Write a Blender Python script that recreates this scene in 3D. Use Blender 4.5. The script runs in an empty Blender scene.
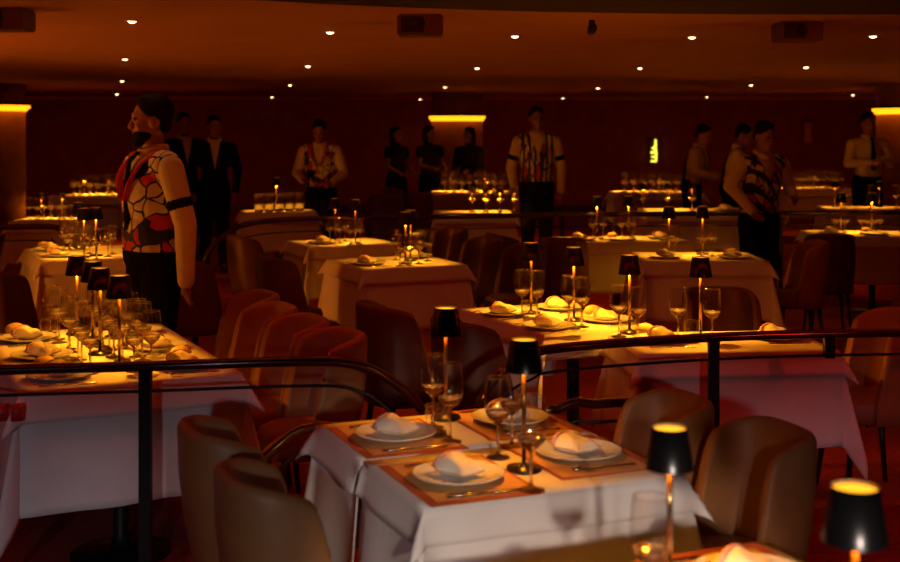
import bpy, bmesh, math, random
from mathutils import Vector, Matrix
random.seed(7)
C = bpy.context.scene.collection
SC = bpy.context.scene
PI = math.pi
EYE = 1.73; HORIZON = 130.0; F = 1250.0

# ------------------------------------------------------------------ materials
def new_mat(name):
    m = bpy.data.materials.new(name); m.use_nodes = True
    nt = m.node_tree; nt.nodes.clear()
    return m, nt, nt.nodes.new('ShaderNodeOutputMaterial')
def mat(name, col, rough=.6, metal=0., var=.12, scale=14., bump=0., spec=.5, coat=0.):
    m, nt, out = new_mat(name)
    b = nt.nodes.new('ShaderNodeBsdfPrincipled')
    b.inputs['Roughness'].default_value = rough; b.inputs['Metallic'].default_value = metal
    b.inputs['Specular IOR Level'].default_value = spec; b.inputs['Coat Weight'].default_value = coat
    tc = nt.nodes.new('ShaderNodeTexCoord'); n = nt.nodes.new('ShaderNodeTexNoise')
    n.inputs['Scale'].default_value = scale; n.inputs['Detail'].default_value = 4
    nt.links.new(tc.outputs['Object'], n.inputs['Vector'])
    r = nt.nodes.new('ShaderNodeValToRGB')
    r.color_ramp.elements[0].color = tuple(c*(1-var) for c in col)+(1,)
    r.color_ramp.elements[1].color = tuple(min(1, c*(1+var)) for c in col)+(1,)
    r.color_ramp.elements[0].position = .3; r.color_ramp.elements[1].position = .7
    nt.links.new(n.outputs['Fac'], r.inputs['Fac']); nt.links.new(r.outputs['Color'], b.inputs['Base Color'])
    if bump:
        bp = nt.nodes.new('ShaderNodeBump'); bp.inputs['Strength'].default_value = bump; bp.inputs['Distance'].default_value = .004
        n2 = nt.nodes.new('ShaderNodeTexNoise'); n2.inputs['Scale'].default_value = scale*12
        nt.links.new(tc.outputs['Object'], n2.inputs['Vector'])
        nt.links.new(n2.outputs['Fac'], bp.inputs['Height']); nt.links.new(bp.outputs['Normal'], b.inputs['Normal'])
    nt.links.new(b.outputs[0], out.inputs[0])
    return m
def emit(name, col, s):
    m, nt, out = new_mat(name)
    e = nt.nodes.new('ShaderNodeEmission'); e.inputs[0].default_value = col+(1,); e.inputs[1].default_value = s
    nt.links.new(e.outputs[0], out.inputs[0]); return m
def glass_mat():
    m, nt, out = new_mat('clear_glass')
    g = nt.nodes.new('ShaderNodeBsdfGlass'); g.inputs['Roughness'].default_value = 0; g.inputs['IOR'].default_value = 1.48
    g.inputs['Color'].default_value = (1, .985, .96, 1)
    t = nt.nodes.new('ShaderNodeBsdfTransparent'); mx = nt.nodes.new('ShaderNodeMixShader'); mx.inputs[0].default_value = .2
    nt.links.new(g.outputs[0], mx.inputs[1]); nt.links.new(t.outputs[0], mx.inputs[2]); nt.links.new(mx.outputs[0], out.inputs[0])
    return m
def thin_glass_mat(rough):
    m, nt, out = new_mat('thin_glass_wall'); L = nt.links.new
    lw = nt.nodes.new('ShaderNodeLayerWeight'); lw.inputs['Blend'].default_value = .5
    pw = nt.nodes.new('ShaderNodeMath'); pw.operation = 'POWER'; pw.inputs[1].default_value = 4.; L(lw.outputs['Facing'], pw.inputs[0])
    ma = nt.nodes.new('ShaderNodeMath'); ma.operation = 'MULTIPLY_ADD'; ma.inputs[1].default_value = .75; ma.inputs[2].default_value = .12; L(pw.outputs[0], ma.inputs[0])
    t = nt.nodes.new('ShaderNodeBsdfTransparent'); t.inputs[0].default_value = (.985, .98, .97, 1)
    gl = nt.nodes.new('ShaderNodeBsdfGlossy'); gl.inputs['Roughness'].default_value = rough
    mx = nt.nodes.new('ShaderNodeMixShader'); L(ma.outputs[0], mx.inputs[0]); L(t.outputs[0], mx.inputs[1]); L(gl.outputs[0], mx.inputs[2]); L(mx.outputs[0], out.inputs[0])
    return m
def vest_mat(name, mode):
    m, nt, out = new_mat(name); L = nt.links.new
    b = nt.nodes.new('ShaderNodeBsdfPrincipled'); b.inputs['Roughness'].default_value = .7
    tc = nt.nodes.new('ShaderNodeTexCoord')
    ns = nt.nodes.new('ShaderNodeTexNoise'); ns.inputs['Scale'].default_value = 5; L(tc.outputs['Object'], ns.inputs['Vector'])
    mad = nt.nodes.new('ShaderNodeVectorMath'); mad.operation = 'MULTIPLY_ADD'
    mad.inputs[1].default_value = (.16,)*3 if mode == 'cells' else (.1,)*3
    L(ns.outputs['Color'], mad.inputs[0]); L(tc.outputs['Object'], mad.inputs[2])
    mp = nt.nodes.new('ShaderNodeMapping'); mp.inputs['Scale'].default_value = (1, .6, .9) if mode == 'cells' else (1.6, .5, .55)
    L(mad.outputs[0], mp.inputs[0])
    sc = 14 if mode == 'cells' else 11
    v = nt.nodes.new('ShaderNodeTexVoronoi'); v.inputs['Scale'].default_value = sc; L(mp.outputs[0], v.inputs['Vector'])
    ve = nt.nodes.new('ShaderNodeTexVoronoi'); ve.feature = 'DISTANCE_TO_EDGE'; ve.inputs['Scale'].default_value = sc; L(mp.outputs[0], ve.inputs['Vector'])
    sx = nt.nodes.new('ShaderNodeSeparateColor'); L(v.outputs['Color'], sx.inputs[0])
    rp = nt.nodes.new('ShaderNodeValToRGB'); rp.color_ramp.interpolation = 'CONSTANT'
    e = rp.color_ramp.elements; e[0].position = 0; e[0].color = (.008, .007, .008, 1); e[1].position = .12; e[1].color = (.8, .74, .64, 1)
    x = e.new(.80); x.color = (.62, .02, .02, 1)
    L(sx.outputs[0], rp.inputs[0])
    lt = nt.nodes.new('ShaderNodeMath'); lt.operation = 'LESS_THAN'; lt.inputs[1].default_value = .058; L(ve.outputs['Distance'], lt.inputs[0])
    mx = nt.nodes.new('ShaderNodeMix'); mx.data_type = 'RGBA'; L(lt.outputs[0], mx.inputs[0]); L(rp.outputs[0], mx.inputs[6]); mx.inputs[7].default_value = (.008, .007, .008, 1)
    res = mx.outputs[2]
    if mode != 'cells':
        w = nt.nodes.new('ShaderNodeTexWave'); w.inputs['Scale'].default_value = 5.5; w.inputs['Distortion'].default_value = 2.2; w.bands_direction = 'X' if mode == 'stripes' else 'DIAGONAL'
        L(tc.outputs['Object'], w.inputs[0])
        gt = nt.nodes.new('ShaderNodeMath'); gt.operation = 'GREATER_THAN'; gt.inputs[1].default_value = .62; L(w.outputs['Fac'], gt.inputs[0])
        m2 = nt.nodes.new('ShaderNodeMix'); m2.data_type = 'RGBA'; L(gt.outputs[0], m2.inputs[0]); L(res, m2.inputs[6]); m2.inputs[7].default_value = (.008, .007, .008, 1)
        res = m2.outputs[2]
    L(res, b.inputs['Base Color']); L(b.outputs[0], out.inputs[0]); return m

M = dict(
    carpet=mat('red_carpet', (.30, .012, .010), .95, var=.3, scale=30, bump=.4),
    ceiling=mat('ceiling_plaster', (.52, .24, .09), .8, var=.06, scale=2),
    wall=mat('dark_wall_panel', (.22, .05, .03), .75, var=.2, scale=3),
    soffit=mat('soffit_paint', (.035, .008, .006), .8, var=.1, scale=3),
    column=mat('column_veneer', (.46, .22, .10), .55, var=.15, scale=5),
    cloth=mat('white_linen', (.80, .76, .73), .85, var=.03, scale=8, bump=.25),
    napkin=mat('cream_napkin', (.85, .78, .66), .85, var=.05, scale=20, bump=.2),
    band=mat('printed_napkin_band', (.62, .35, .36), .8, var=.3, scale=60),
    mat=mat('kraft_placemat', (.66, .36, .13), .85, var=.06, scale=25),
    matedge=mat('rust_mat_border', (.42, .10, .03), .85, var=.1, scale=25),
    plate=mat('white_porcelain', (.80, .82, .84), .15, var=.02, scale=5, spec=.6),
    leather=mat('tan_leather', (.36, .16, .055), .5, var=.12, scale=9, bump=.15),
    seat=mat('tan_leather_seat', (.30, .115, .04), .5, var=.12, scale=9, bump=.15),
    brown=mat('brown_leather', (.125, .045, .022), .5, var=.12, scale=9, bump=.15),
    black=mat('black_lacquer', (.006, .006, .007), .28, var=.1, scale=5, spec=.6),
    blackwood=mat('dark_leg_wood', (.012, .009, .008), .45, var=.2, scale=20),
    gold=mat('warm_shade_lining', (.80, .55, .20), .4, metal=0, var=.03, scale=9),
    rail=mat('red_brown_handrail', (.045, .008, .006), .16, metal=.35, var=.15, scale=6, spec=.8, coat=.6),
    brass=mat('polished_brass_tube', (.34, .19, .07), .18, metal=.9, var=.1, scale=6),
    iron=mat('black_iron_post', (.012, .010, .010), .45, metal=.4, var=.15, scale=12),
    steel=mat('steel_cutlery', (.65, .62, .58), .2, metal=1, var=.05, scale=20),
    skin=mat('skin', (.30, .115, .065), .55, var=.08, scale=12),
    hair=mat('dark_hair', (.010, .006, .004), .8, var=.3, scale=60, spec=.1),
    eye=mat('dark_eye', (.05, .03, .02), .2, var=.2, scale=40),
    shirt=mat('cream_shirt', (.74, .66, .52), .8, var=.04, scale=12, bump=.15),
    dark=mat('black_cloth', (.006, .0045, .0045), .9, var=.2, scale=20, spec=.08),
    redcloth=mat('red_cloth', (.55, .02, .02), .8, var=.15, scale=30),
    shoe=mat('black_shoe', (.01, .01, .01), .3, var=.1, scale=20),
    box=mat('brown_speaker_case', (.16, .075, .04), .7, var=.1, scale=10),
    sconce=mat('beige_sconce_glass', (.5, .3, .16), .5, var=.05, scale=10),
    redclip=mat('red_plastic', (.55, .02, .03), .4, var=.05, scale=20),
    bread=mat('bread_crust', (.75, .5, .2), .7, var=.15, scale=30, bump=.3),
    glass=glass_mat(), thin=thin_glass_mat(.05), thin_far=thin_glass_mat(.12),
    vest_cells=vest_mat('abstract_vest_print', 'cells'),
    vest_stripes=vest_mat('striped_vest_print', 'stripes'),
    vest_diag=vest_mat('diagonal_vest_print', 'diag'),
    glow=emit('lamp_glow', (1, .40, .018), 2.1),
    glow_dim=emit('lamp_glow_dim', (1, .55, .06), .9),
    down=emit('downlight_glow', (1, .70, .34), 9.0),
    ring=emit('cove_glow', (1, .20, .003), 4.2),
    led=emit('red_led', (1, .02, .03), 1.6),
    orn=emit('yellow_neon', (1, .85, .06), 1.6),
)

# ------------------------------------------------------------------ mesh helpers
def link(name, me, m=None, parent=None, smooth=True):
    if m is not None:
        for x in (m if isinstance(m, (list, tuple)) else [m]): me.materials.append(x)
    if smooth:
        me.polygons.foreach_set('use_smooth', [True]*len(me.polygons))
    o = bpy.data.objects.new(name, me); C.objects.link(o)
    if parent: o.parent = parent
    return o
def obj(name, vf, m, parent=None, smooth=True, mi=None):
    me = bpy.data.meshes.new(name); me.from_pydata([tuple(v) for v in vf[0]], [], vf[1]); me.update()
    o = link(name, me, m, parent, smooth)
    if mi: me.polygons.foreach_set('material_index', mi)
    return o
def join(*parts):
    V, Fc = [], []
    for v, f in parts:
        k = len(V); V += list(v); Fc += [tuple(i+k for i in q) for q in f]
    return V, Fc
def move(vf, off): return [Vector(v)+Vector(off) for v in vf[0]], vf[1]
def xf(vf, mtx): return [mtx @ Vector(v) for v in vf[0]], vf[1]
def lathe(prof, seg=24, cap0=True, cap1=True):
    V, Fc = [], []; n = len(prof)
    for r, z in prof:
        for k in range(seg):
            a = 2*PI*k/seg; V.append((r*math.cos(a), r*math.sin(a), z))
    for i in range(n-1):
        for k in range(seg):
            k2 = (k+1) % seg; Fc.append((i*seg+k, i*seg+k2, (i+1)*seg+k2, (i+1)*seg+k))
    if cap0: Fc.append(tuple(reversed(range(seg))))
    if cap1: Fc.append(tuple((n-1)*seg+k for k in range(seg)))
    return V, Fc
def box(x0, x1, y0, y1, z0, z1, bev=0.):
    bm = bmesh.new(); bmesh.ops.create_cube(bm, size=1)
    for v in bm.verts:
        v.co = Vector((x0+(v.co.x+.5)*(x1-x0), y0+(v.co.y+.5)*(y1-y0), z0+(v.co.z+.5)*(z1-z0)))
    if bev: bmesh.ops.bevel(bm, geom=bm.edges[:], offset=bev, segments=2, affect='EDGES')
    bm.verts.index_update()
    r = [v.co.copy() for v in bm.verts], [tuple(v.index for v in f.verts) for f in bm.faces]; bm.free(); return r
def smoothpath(pts, n=6):
    P = [Vector(p) for p in pts]; P = [2*P[0]-P[1]]+P+[2*P[-1]-P[-2]]; out = []
    for i in range(1, len(P)-2):
        for k in range(n):
            t = k/n; a, b, c, d = P[i-1:i+3]
            out.append(.5*((2*b)+(c-a)*t+(2*a-5*b+4*c-d)*t*t+(3*b-a-3*c+d)*t**3))
    return out+[P[-2]]
def tube(pts, r, seg=12, rz=None):
    V, Fc = [], []; n = len(pts); P = [Vector(p) for p in pts]
    for i in range(n):
        t = (P[min(i+1, n-1)]-P[max(i-1, 0)]).normalized()
        side = Vector((0, 0, 1)).cross(t)
        if side.length < .15: side = Vector((0, 1, 0)).cross(t) if i == 0 else last
        side.normalize(); last = side; up = t.cross(side).normalized()
        rr = r[i] if isinstance(r, (list, tuple)) else r
        for k in range(seg):
            a = 2*PI*k/seg; V.append(P[i]+side*math.cos(a)*rr+up*math.sin(a)*(rz or rr))
    for i in range(n-1):
        for k in range(seg):
            k2 = (k+1) % seg; Fc.append((i*seg+k, i*seg+k2, (i+1)*seg+k2, (i+1)*seg+k))
    Fc += [tuple(reversed(range(seg))), tuple((n-1)*seg+k for k in range(seg))]
    return V, Fc
def sphere(c, r, u=14, v=9):
    r = r if isinstance(r, (tuple, list)) else (r, r, r); V = [(c[0], c[1], c[2]-r[2])]; Fc = []
    for i in range(1, v):
        a = -PI/2+PI*i/v
        for k in range(u):
            b = 2*PI*k/u; V.append((c[0]+r[0]*math.cos(a)*math.cos(b), c[1]+r[1]*math.cos(a)*math.sin(b), c[2]+r[2]*math.sin(a)))
    V.append((c[0], c[1], c[2]+r[2])); T = len(V)-1
    for k in range(u):
        k2 = (k+1) % u; Fc.append((0, 1+k2, 1+k)); Fc.append((T, T-u+k, T-u+k2))
        for i in range(v-2): Fc.append((1+i*u+k, 1+i*u+k2, 1+(i+1)*u+k2, 1+(i+1)*u+k))
    return V, Fc
def capsule(a, b, ra, rb, u=12):
    a, b = Vector(a), Vector(b); d = b-a; Lh = max(d.length, 1e-5); q = Vector((0, 0, 1)).rotation_difference(d.normalized()).to_matrix().to_4x4()
    pr = [(max(1e-4, ra*math.cos(t)), ra*math.sin(t)) for t in [-PI/2+.02, -PI/3, -PI/6, 0]]+[(max(1e-4, rb*math.cos(t)), Lh+rb*math.sin(t)) for t in [0, PI/6, PI/3, PI/2-.02]]
    return xf(lathe(pr, u), Matrix.Translation(a) @ q)

# ------------------------------------------------------------------ scene bookkeeping
def tag(o, label, cat, group=None):
    o['label'] = label; o['category'] = cat
    if group: o['group'] = group
    return o
def empty(name, loc=(0, 0, 0), rz=0.):
    o = bpy.data.objects.new(name, None); C.objects.link(o); o.location = loc; o.rotation_euler = (0, 0, rz); o.empty_display_size = .1; return o
def copy_tree(o, parent=None):
    c = o.copy(); C.objects.link(c)
    if parent: c.parent = parent
    for ch in o.children: copy_tree(ch, c)
    return c
PROTOS = []
def proto(o): PROTOS.append(o); return o
def put(p, loc, rz, label, cat, group=None, scale=None):
    c = copy_tree(p); c.location = loc; c.rotation_euler = (0, 0, rz)
    if scale: c.scale = (scale,)*3
    return tag(c, label, cat, group)
def struct(o): o['kind'] = 'structure'; return o
def W(px, py, d): return Vector(((px-450)/F*d, d, EYE-(py-HORIZON)/F*d))
def R(deg): return math.radians(deg)
def frame(c, deg):
    u = Vector((math.cos(R(deg)), math.sin(R(deg)), 0)); v = Vector((-u.y, u.x, 0)); c = Vector((c[0], c[1], 0))
    return lambda a, b, z=0.: c+u*a+v*b+Vector((0, 0, z))

# ------------------------------------------------------------------ the setting
TIER = .14
struct(obj('floor', ([(-9.5, -5, 0), (9.5, -5, 0), (9.5, 24, 0), (-9.5, 24, 0)], [(0, 1, 2, 3)]), M['carpet'], smooth=False))
edge = [(-9.5, 10.95), (-3.3, 11.1), (-2.45, 11.8), (-1.4, 12.12), (1.1, 12.42), (3.5, 12.65), (9.5, 13.0)]
poly = edge+[(9.5, 24), (-9.5, 24)]
n = len(poly); Vt = [(x, y, 0) for x, y in poly]+[(x, y, TIER) for x, y in poly]
struct(obj('floor_back_tier', (Vt, [tuple(range(n, 2*n))]+[(i, (i+1) % n, n+(i+1) % n, n+i) for i in range(n)]), M['carpet'], smooth=False))
CEIL = 2.31
struct(obj('ceiling', box(-9.5, 9.5, -5, 24, CEIL, CEIL+.1), M['ceiling'], smooth=False))
struct(obj('wall_back', box(-9.5, 9.5, 24, 24.1, 0, CEIL), M['wall'], smooth=False))
struct(obj('wall_left', box(-9.6, -9.5, -5, 24, 0, CEIL), M['wall'], smooth=False))
struct(obj('wall_right', box(9.5, 9.6, -5, 24, 0, CEIL), M['wall'], smooth=False))
struct(obj('wall_front', box(-9.5, 9.5, -5.1, -5, 0, CEIL), M['wall'], smooth=False))
# lower curved soffit over the front of the room
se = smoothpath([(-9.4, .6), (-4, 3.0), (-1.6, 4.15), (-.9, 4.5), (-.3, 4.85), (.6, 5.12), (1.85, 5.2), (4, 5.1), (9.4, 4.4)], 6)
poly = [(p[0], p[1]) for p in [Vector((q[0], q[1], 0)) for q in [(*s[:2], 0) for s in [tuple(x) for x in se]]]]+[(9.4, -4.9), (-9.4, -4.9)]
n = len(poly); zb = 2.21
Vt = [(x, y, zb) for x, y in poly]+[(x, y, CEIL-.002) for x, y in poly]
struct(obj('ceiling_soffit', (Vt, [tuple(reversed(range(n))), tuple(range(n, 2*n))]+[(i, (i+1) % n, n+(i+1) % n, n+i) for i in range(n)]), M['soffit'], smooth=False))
cove = obj('ceiling_cove_light', tube([Vector((p[0], p[1]+.035, 2.235)) for p in se if -4.2 < p[0] < 4.2], .012, 8), emit('cove_red_orange', (1, .045, .008), 10)); struct(cove)
struct(obj('baseboard_back', box(-9.5, 9.5, 23.97, 24, TIER, TIER+.15), M['blackwood'], smooth=False))
# columns with a glowing ring at the top
def column(x, y, r, zr, label):
    root = empty('column', (x, y, TIER)); root['kind'] = 'structure'
    obj('shaft', lathe([(r, 0), (r, CEIL-TIER)], 40), M['column'], root)
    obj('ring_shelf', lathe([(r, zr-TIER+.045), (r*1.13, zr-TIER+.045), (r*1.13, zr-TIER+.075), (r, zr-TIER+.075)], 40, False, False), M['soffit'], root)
    obj('light_ring', lathe([(r+.004, zr-TIER-.03), (r*1.10, zr-TIER+.02), (r*1.10, zr-TIER+.043), (r+.004, zr-TIER+.043)], 40, False, False), M['ring'], root)
    tag(root, label, 'column')
column(.11, 19.5, .40, 1.90, 'round column with glowing amber ring behind the three women in black')
column(-6.02, 16.0, .56, 2.00, 'round column with glowing amber ring at the left end of the back tier')
column(5.98, 16.0, .50, 1.96, 'round column with glowing amber ring behind the waiter in a black tie')

# ------------------------------------------------------------------ prototypes
def make_lamp():
    root = empty('table_lamp'); p = root
    obj('base', lathe([(.001, 0), (.05, 0), (.052, .004), (.050, .010), (.012, .014), (.008, .02)], 28, False), M['black'], p)
    obj('stem', lathe([(.0065, .012), (.0065, .335)], 14), M['brass'], p)
    rb, rt, z0, z1 = .055, .040, .285, .378; t = .0022
    prof = [(rb, z0), (rt, z1), (rt-t, z1), (rb-t, z0), (rb, z0)]
    s = lathe(prof, 36, False, False); o = obj('shade', s, [M['black'], M['gold']], p)
    o.data.polygons.foreach_set('material_index', [1 if i//36 == 2 else 0 for i in range(len(o.data.polygons))])
    obj('diffuser', lathe([(.001, z1-.005), (rt-t-.0004, z1-.006)], 28, False, False), M['glow'], p)
    obj('bulb', lathe([(.009, .330), (.012, .345), (.009, .360)], 14), M['gold'], p)
    return proto(root)
LAMP = make_lamp()
def lamp_light(w):
    l = bpy.data.lights.new('lamp_light', 'POINT'); l.energy = w*LAMPK; l.color = (1, .325, .012); l.shadow_soft_size = .012; return l
LL = {}; LAMPK = 6.6
def lamp(x, y, z, label, w, group='cordless table lamps', s=1.0):
    o = put(LAMP, (x, y, z), random.uniform(0, 6), label, 'lamp', group, s)
    if w:
        if w not in LL: LL[w] = lamp_light(w)
        li = bpy.data.objects.new('lamp_light', LL[w]); C.objects.link(li); li.parent = o; li.location = (0.02, 0, .311)
    return o
def wine_glass(h, r, seg, foot=.036, wm='thin'):
    base = lathe([(.001, 0), (foot, 0), (foot, .002), (.012, .007), (.0045, .018), (.0042, h*.40), (.010, h*.43), (r*.50, h*.466), (r*.78, h*.515), (r*.90, h*.575), (r*.66, h*.545), (r*.3, h*.528), (.0008, h*.525)], seg, False, False)
    bowl = lathe([(r*.901, h*.574), (r*.94, h*.605), (r*.985, h*.65), (r, h*.70), (r*.985, h*.77), (r*.94, h*.85), (r*.87, h*.94), (r*.82, h)], seg, False, False)
    rim = tube([(r*.82*math.cos(2*PI*k/seg), r*.82*math.sin(2*PI*k/seg), h) for k in range(seg+1)], .0009, 5)
    nb = len(base[1]); nw = len(bowl[1]); nr = len(rim[1])
    return obj('wine_glass', join(base, bowl, rim), [M['glass'], M[wm]], mi=[0]*nb+[1]*nw+[0]*nr)
def tumbler(h, r, seg, fill=.16, wm='thin'):
    base = lathe([(.001, 0), (r*.78, 0), (r*.84, .004), (r*.86, h*fill), (r*.5, h*fill*.85), (.001, h*fill*.8)], seg, False, False)
    wall = lathe([(r*.86, h*fill), (r*.93, h*(.4+fill*.4)), (r, h*.75), (r*.97, h)], seg, False, False)
    rim = tube([(r*.97*math.cos(2*PI*k/seg), r*.97*math.sin(2*PI*k/seg), h) for k in range(seg+1)], .0011, 5)
    return obj('tumbler', join(base, wall, rim), [M['glass'], M[wm]], mi=[0]*len(base[1])+[1]*len(wall[1])+[0]*len(rim[1]))
WINE = proto(wine_glass(.24, .042, 28)); TUMB = proto(tumbler(.10, .038, 28))
WINE_S = proto(wine_glass(.225, .044, 16, wm='thin_far')); TUMB_S = proto(tumbler(.15, .044, 16, .42, 'thin_far'))
PLATE = proto(obj('dinner_plate', lathe([(.001, .003), (.08, .0), (.085, .002), (.128, .017), (.131, .019), (.130, .021), (.126, .020), (.086, .008), (.078, .006), (.001, .006)], 40, False, False), M['plate']))
def make_napkin():
    root = empty('napkin')
    V, Fc = [], []; nx, ny = 14, 10                      # folded pouch, puffed in the middle
    for s in (1, -1):
        for j in range(ny+1):
            for i in range(nx+1):
                a, b = i/nx*2-1, j/ny*2-1
                h = max(0, (1-abs(a)**3)*(1-abs(b)**4))**.6
                z = .016+(.016 if s > 0 else -.015)*h+.003*math.sin(5*a+b*3)*h*(s > 0)
                V.append((a*.055, b*.04*(1+.08*math.sin(4*a)), max(.001, z+.010*(a+1)*(s > 0)*h)))
    k = (nx+1)*(ny+1)
    for j in range(ny):
        for i in range(nx):
            q = j*(nx+1)+i; Fc.append((q, q+1, q+nx+2, q+nx+1)); Fc.append((k+q+nx+1, k+q+nx+2, k+q+1, k+q))
    o = obj('napkin_fold', (V, Fc), M['napkin'], root)
    obj('napkin_band', tube([(.03+.004*math.cos(t), .044*math.cos(t), .026+.022*math.sin(t)) for t in [2*PI*k/24 for k in range(25)]], .006, 8, .003), M['band'], root)
    return proto(root)
NAP = make_napkin()
def make_knife(): 
    h = tube([(0, -.1, .004), (0, -.05, .005), (0, 0, .004)], [.005, .006, .004], 8, .003)
    b = tube([(0, 0, .004), (.002, .06, .004), (.003, .105, .003), (.001, .118, .003)], [.005, .009, .008, .001], 8, .0012)
    return proto(obj('knife', join(h, b), M['steel']))
def make_fork():
    p = [tube([(0, -.1, .004), (0, -.05, .005), (0, .04, .004), (0, .055, .006)], [.005, .005, .003, .009], 8, .002)]
    for k in range(4):
        x = -.009+.006*k; p.append(tube([(x*.9, .053, .006), (x, .08, .008), (x, .1, .005)], [.0022, .002, .001], 6))
    return proto(obj('fork', join(*p), M['steel']))
KNIFE, FORK = make_knife(), make_fork()
BREAD = proto(obj('bread_roll', sphere((0, 0, .028), (.046, .038, .03), 18, 12), M['bread']))
def make_mat():
    root = empty('placemat')
    w, l = .165, .215
    obj('mat_border', box(-w, w, -l, l, 0, .0022, .0006), M['matedge'], root, False)
    obj('mat_field', box(-w+.03, w-.012, -l+.035, l-.012, .0015, .0032, .0004), M['mat'], root, False)
    return proto(root)
MATP = make_mat()
def make_chair(skin, skin2):
    root = empty('dining_chair')                          # faces +Y
    A, B, e = .205, .205, 2.9; N = 44; half = R(104)
    V, Fc = [], []
    for i in range(N+1):
        th = -half+2*half*i/N; c, s = math.sin(th), -math.cos(th)
        k = (abs(c/A)**e+abs(s/B)**e)**(-1/e); nrm = Vector((c/A, s/B, 0)).normalized()
        P = Vector((c, s, 0))*k; q = max(0, (abs(th)-R(30))/(half-R(30))); top = .865-.07*q*q-.10*max(0, (q-.80)/.20)**2; t = .045
        lean = -.045
        prof = [(0, .36, 0), (0, .44, 0)]+[(0, .44+(top-.03-.44)*f, f) for f in (.33, .66, 1)]
        prof += [(-t/2+t/2*math.cos(a), top-.03+.03*math.sin(a), 1) for a in (PI/6, PI/3, PI/2, 2*PI/3, 5*PI/6)]
        prof += [(-t, top-.03-(top-.47)*f, 1-f) for f in (0, .33, .66, 1)]+[(-t, .36, 0)]
        m = len(prof)
        for o_, z, f in prof:
            p = P+nrm*(o_+.012*math.sin(f*PI)*(1 if o_ > -.01 else .2)); V.append((p.x, p.y+lean*f, z))
    for i in range(N):
        for j in range(m):
            j2 = (j+1) % m; Fc.append((i*m+j, (i+1)*m+j, (i+1)*m+j2, i*m+j2))
    Fc += [tuple(range(m)), tuple(N*m+j for j in reversed(range(m)))]
    obj('backrest', (V, Fc), skin, root)
    s = []
    for r, z in ((.80, .35), (.96, .365), (1., .40), (1., .44), (.95, .468), (.8, .482), (.4, .488), (.01, .489)): s.append((r, z))
    vs = lathe(s, 32, True, True); vs = ([(x*.172, y*.200+.015, z) for x, y, z in vs[0]], vs[1])
    obj('seat', vs, skin2, root)
    for sx in (-1, 1):
        for sy in (-1, 1):
            obj('leg', tube([(sx*.135, sy*.135, .362), (sx*.165, sy*.18, .0)], [.018, .011], 10), M['blackwood'], root)
    return proto(root)
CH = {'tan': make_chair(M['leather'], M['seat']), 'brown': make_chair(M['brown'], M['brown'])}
def chair(x, y, face, label, kind='tan', group=None, z=0., s=None):   # face = compass direction in degrees the sitter looks
    return put(CH[kind], (x, y, z), R(face-90), label, 'chair', group, s)

def cloth_mesh(w, l, oh, flare, rip, step=.03, seed=0, z0=0.):
    oL, oR, oF, oB = oh; rnd = random.Random(seed); p1, p2, p3 = (rnd.uniform(0, 6) for _ in range(3))
    def axis(h, a, b):
        k = max(2, int(2*h/.06)); xs = [-h+2*h*i/k for i in range(k+1)]
        na = max(1, int(a/step)); nb = max(1, int(b/step))
        return [-h-a*(na-i)/na for i in range(na)]+xs+[h+b*(i+1)/nb for i in range(nb)]
    X, Y = axis(w/2, oL, oR), axis(l/2, oF, oB); V, Fc = [], []
    for y in Y:
        for x in X:
            ex = max(0, abs(x)-w/2); ey = max(0, abs(y)-l/2); sx = 1 if x > 0 else -1; sy = 1 if y > 0 else -1
            cx, cy = max(-w/2, min(w/2, x)), max(-l/2, min(l/2, y))
            if ex == 0 and ey == 0: V.append((x, y, z0)); continue
            r = math.hypot(ex, ey); ph = math.atan2(ey, ex); corner = ex > 0 and ey > 0
            s = cy if ex > 0 else cx
            fl = flare+rip*(.6*math.sin(9*s+p1)+.5*math.sin(17*s+p2)) if not corner else flare+(.18+flare*1.2)*math.sin(2*ph)**2*.62+rip*.7*math.sin(6*ph+p3)
            hz = r*fl*min(1, r/.05*.6+.4)
            V.append((cx+sx*math.cos(ph)*hz, cy+sy*math.sin(ph)*hz, z0-r*math.sqrt(max(.2, 1-fl*fl*.5))+min(r, .012)*.3))
    nx = len(X)
    for j in range(len(Y)-1):
        for i in range(nx-1): Fc.append((j*nx+i, j*nx+i+1, (j+1)*nx+i+1, (j+1)*nx+i))
    return V, Fc
TOPZ = .75
def table(c, deg, w, l, desc, oh=(.44,)*4, top=None, z=0., base=True, seed=0, group=None, legs=(0,)):
    """w across, l deep; oh = cloth overhang left, right, front, back."""
    t = empty('dining_table', (c[0], c[1], z), R(deg)); tag(t, 'table under white cloth, '+desc, 'table', group)
    obj('tabletop', box(-w/2+.004, w/2-.004, -l/2+.004, l/2-.004, .715, .743, .004), M['blackwood'], t, False)
    for yb in legs:
        obj('pedestal', move(lathe([(.045, .03), (.032, .08), (.032, .64), (.06, .715)], 18), (0, yb, 0)), M['iron'], t)
        obj('foot', move(lathe([(.001, 0), (.20, 0), (.20, .012), (.05, .03), (.045, .03)], 28, False), (0, yb, 0)), M['iron'], t)
    k = obj('tablecloth', cloth_mesh(w, l, oh, .07, .05, seed=seed), M['cloth']); k.location = (c[0], c[1], z+.7455); k.rotation_euler = (0, 0, R(deg))
    sm = k.modifiers.new('thickness', 'SOLIDIFY'); sm.thickness = .0015; sm.offset = 1
    tag(k, 'long white cloth, '+desc, 'tablecloth')
    ot = top or tuple(min(a, .11) for a in oh)
    k = obj('cloth_topper', cloth_mesh(w+.006, l+.006, ot, .26, .05, step=.02, seed=seed+3), M['cloth']); k.location = (c[0], c[1], z+.7485); k.rotation_euler = (0, 0, R(deg))
    sm = k.modifiers.new('thickness', 'SOLIDIFY'); sm.thickness = .0012; sm.offset = 1
    tag(k, 'short white topper cloth, '+desc, 'tablecloth')
    return frame(c, deg)
ZT = .7505

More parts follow.
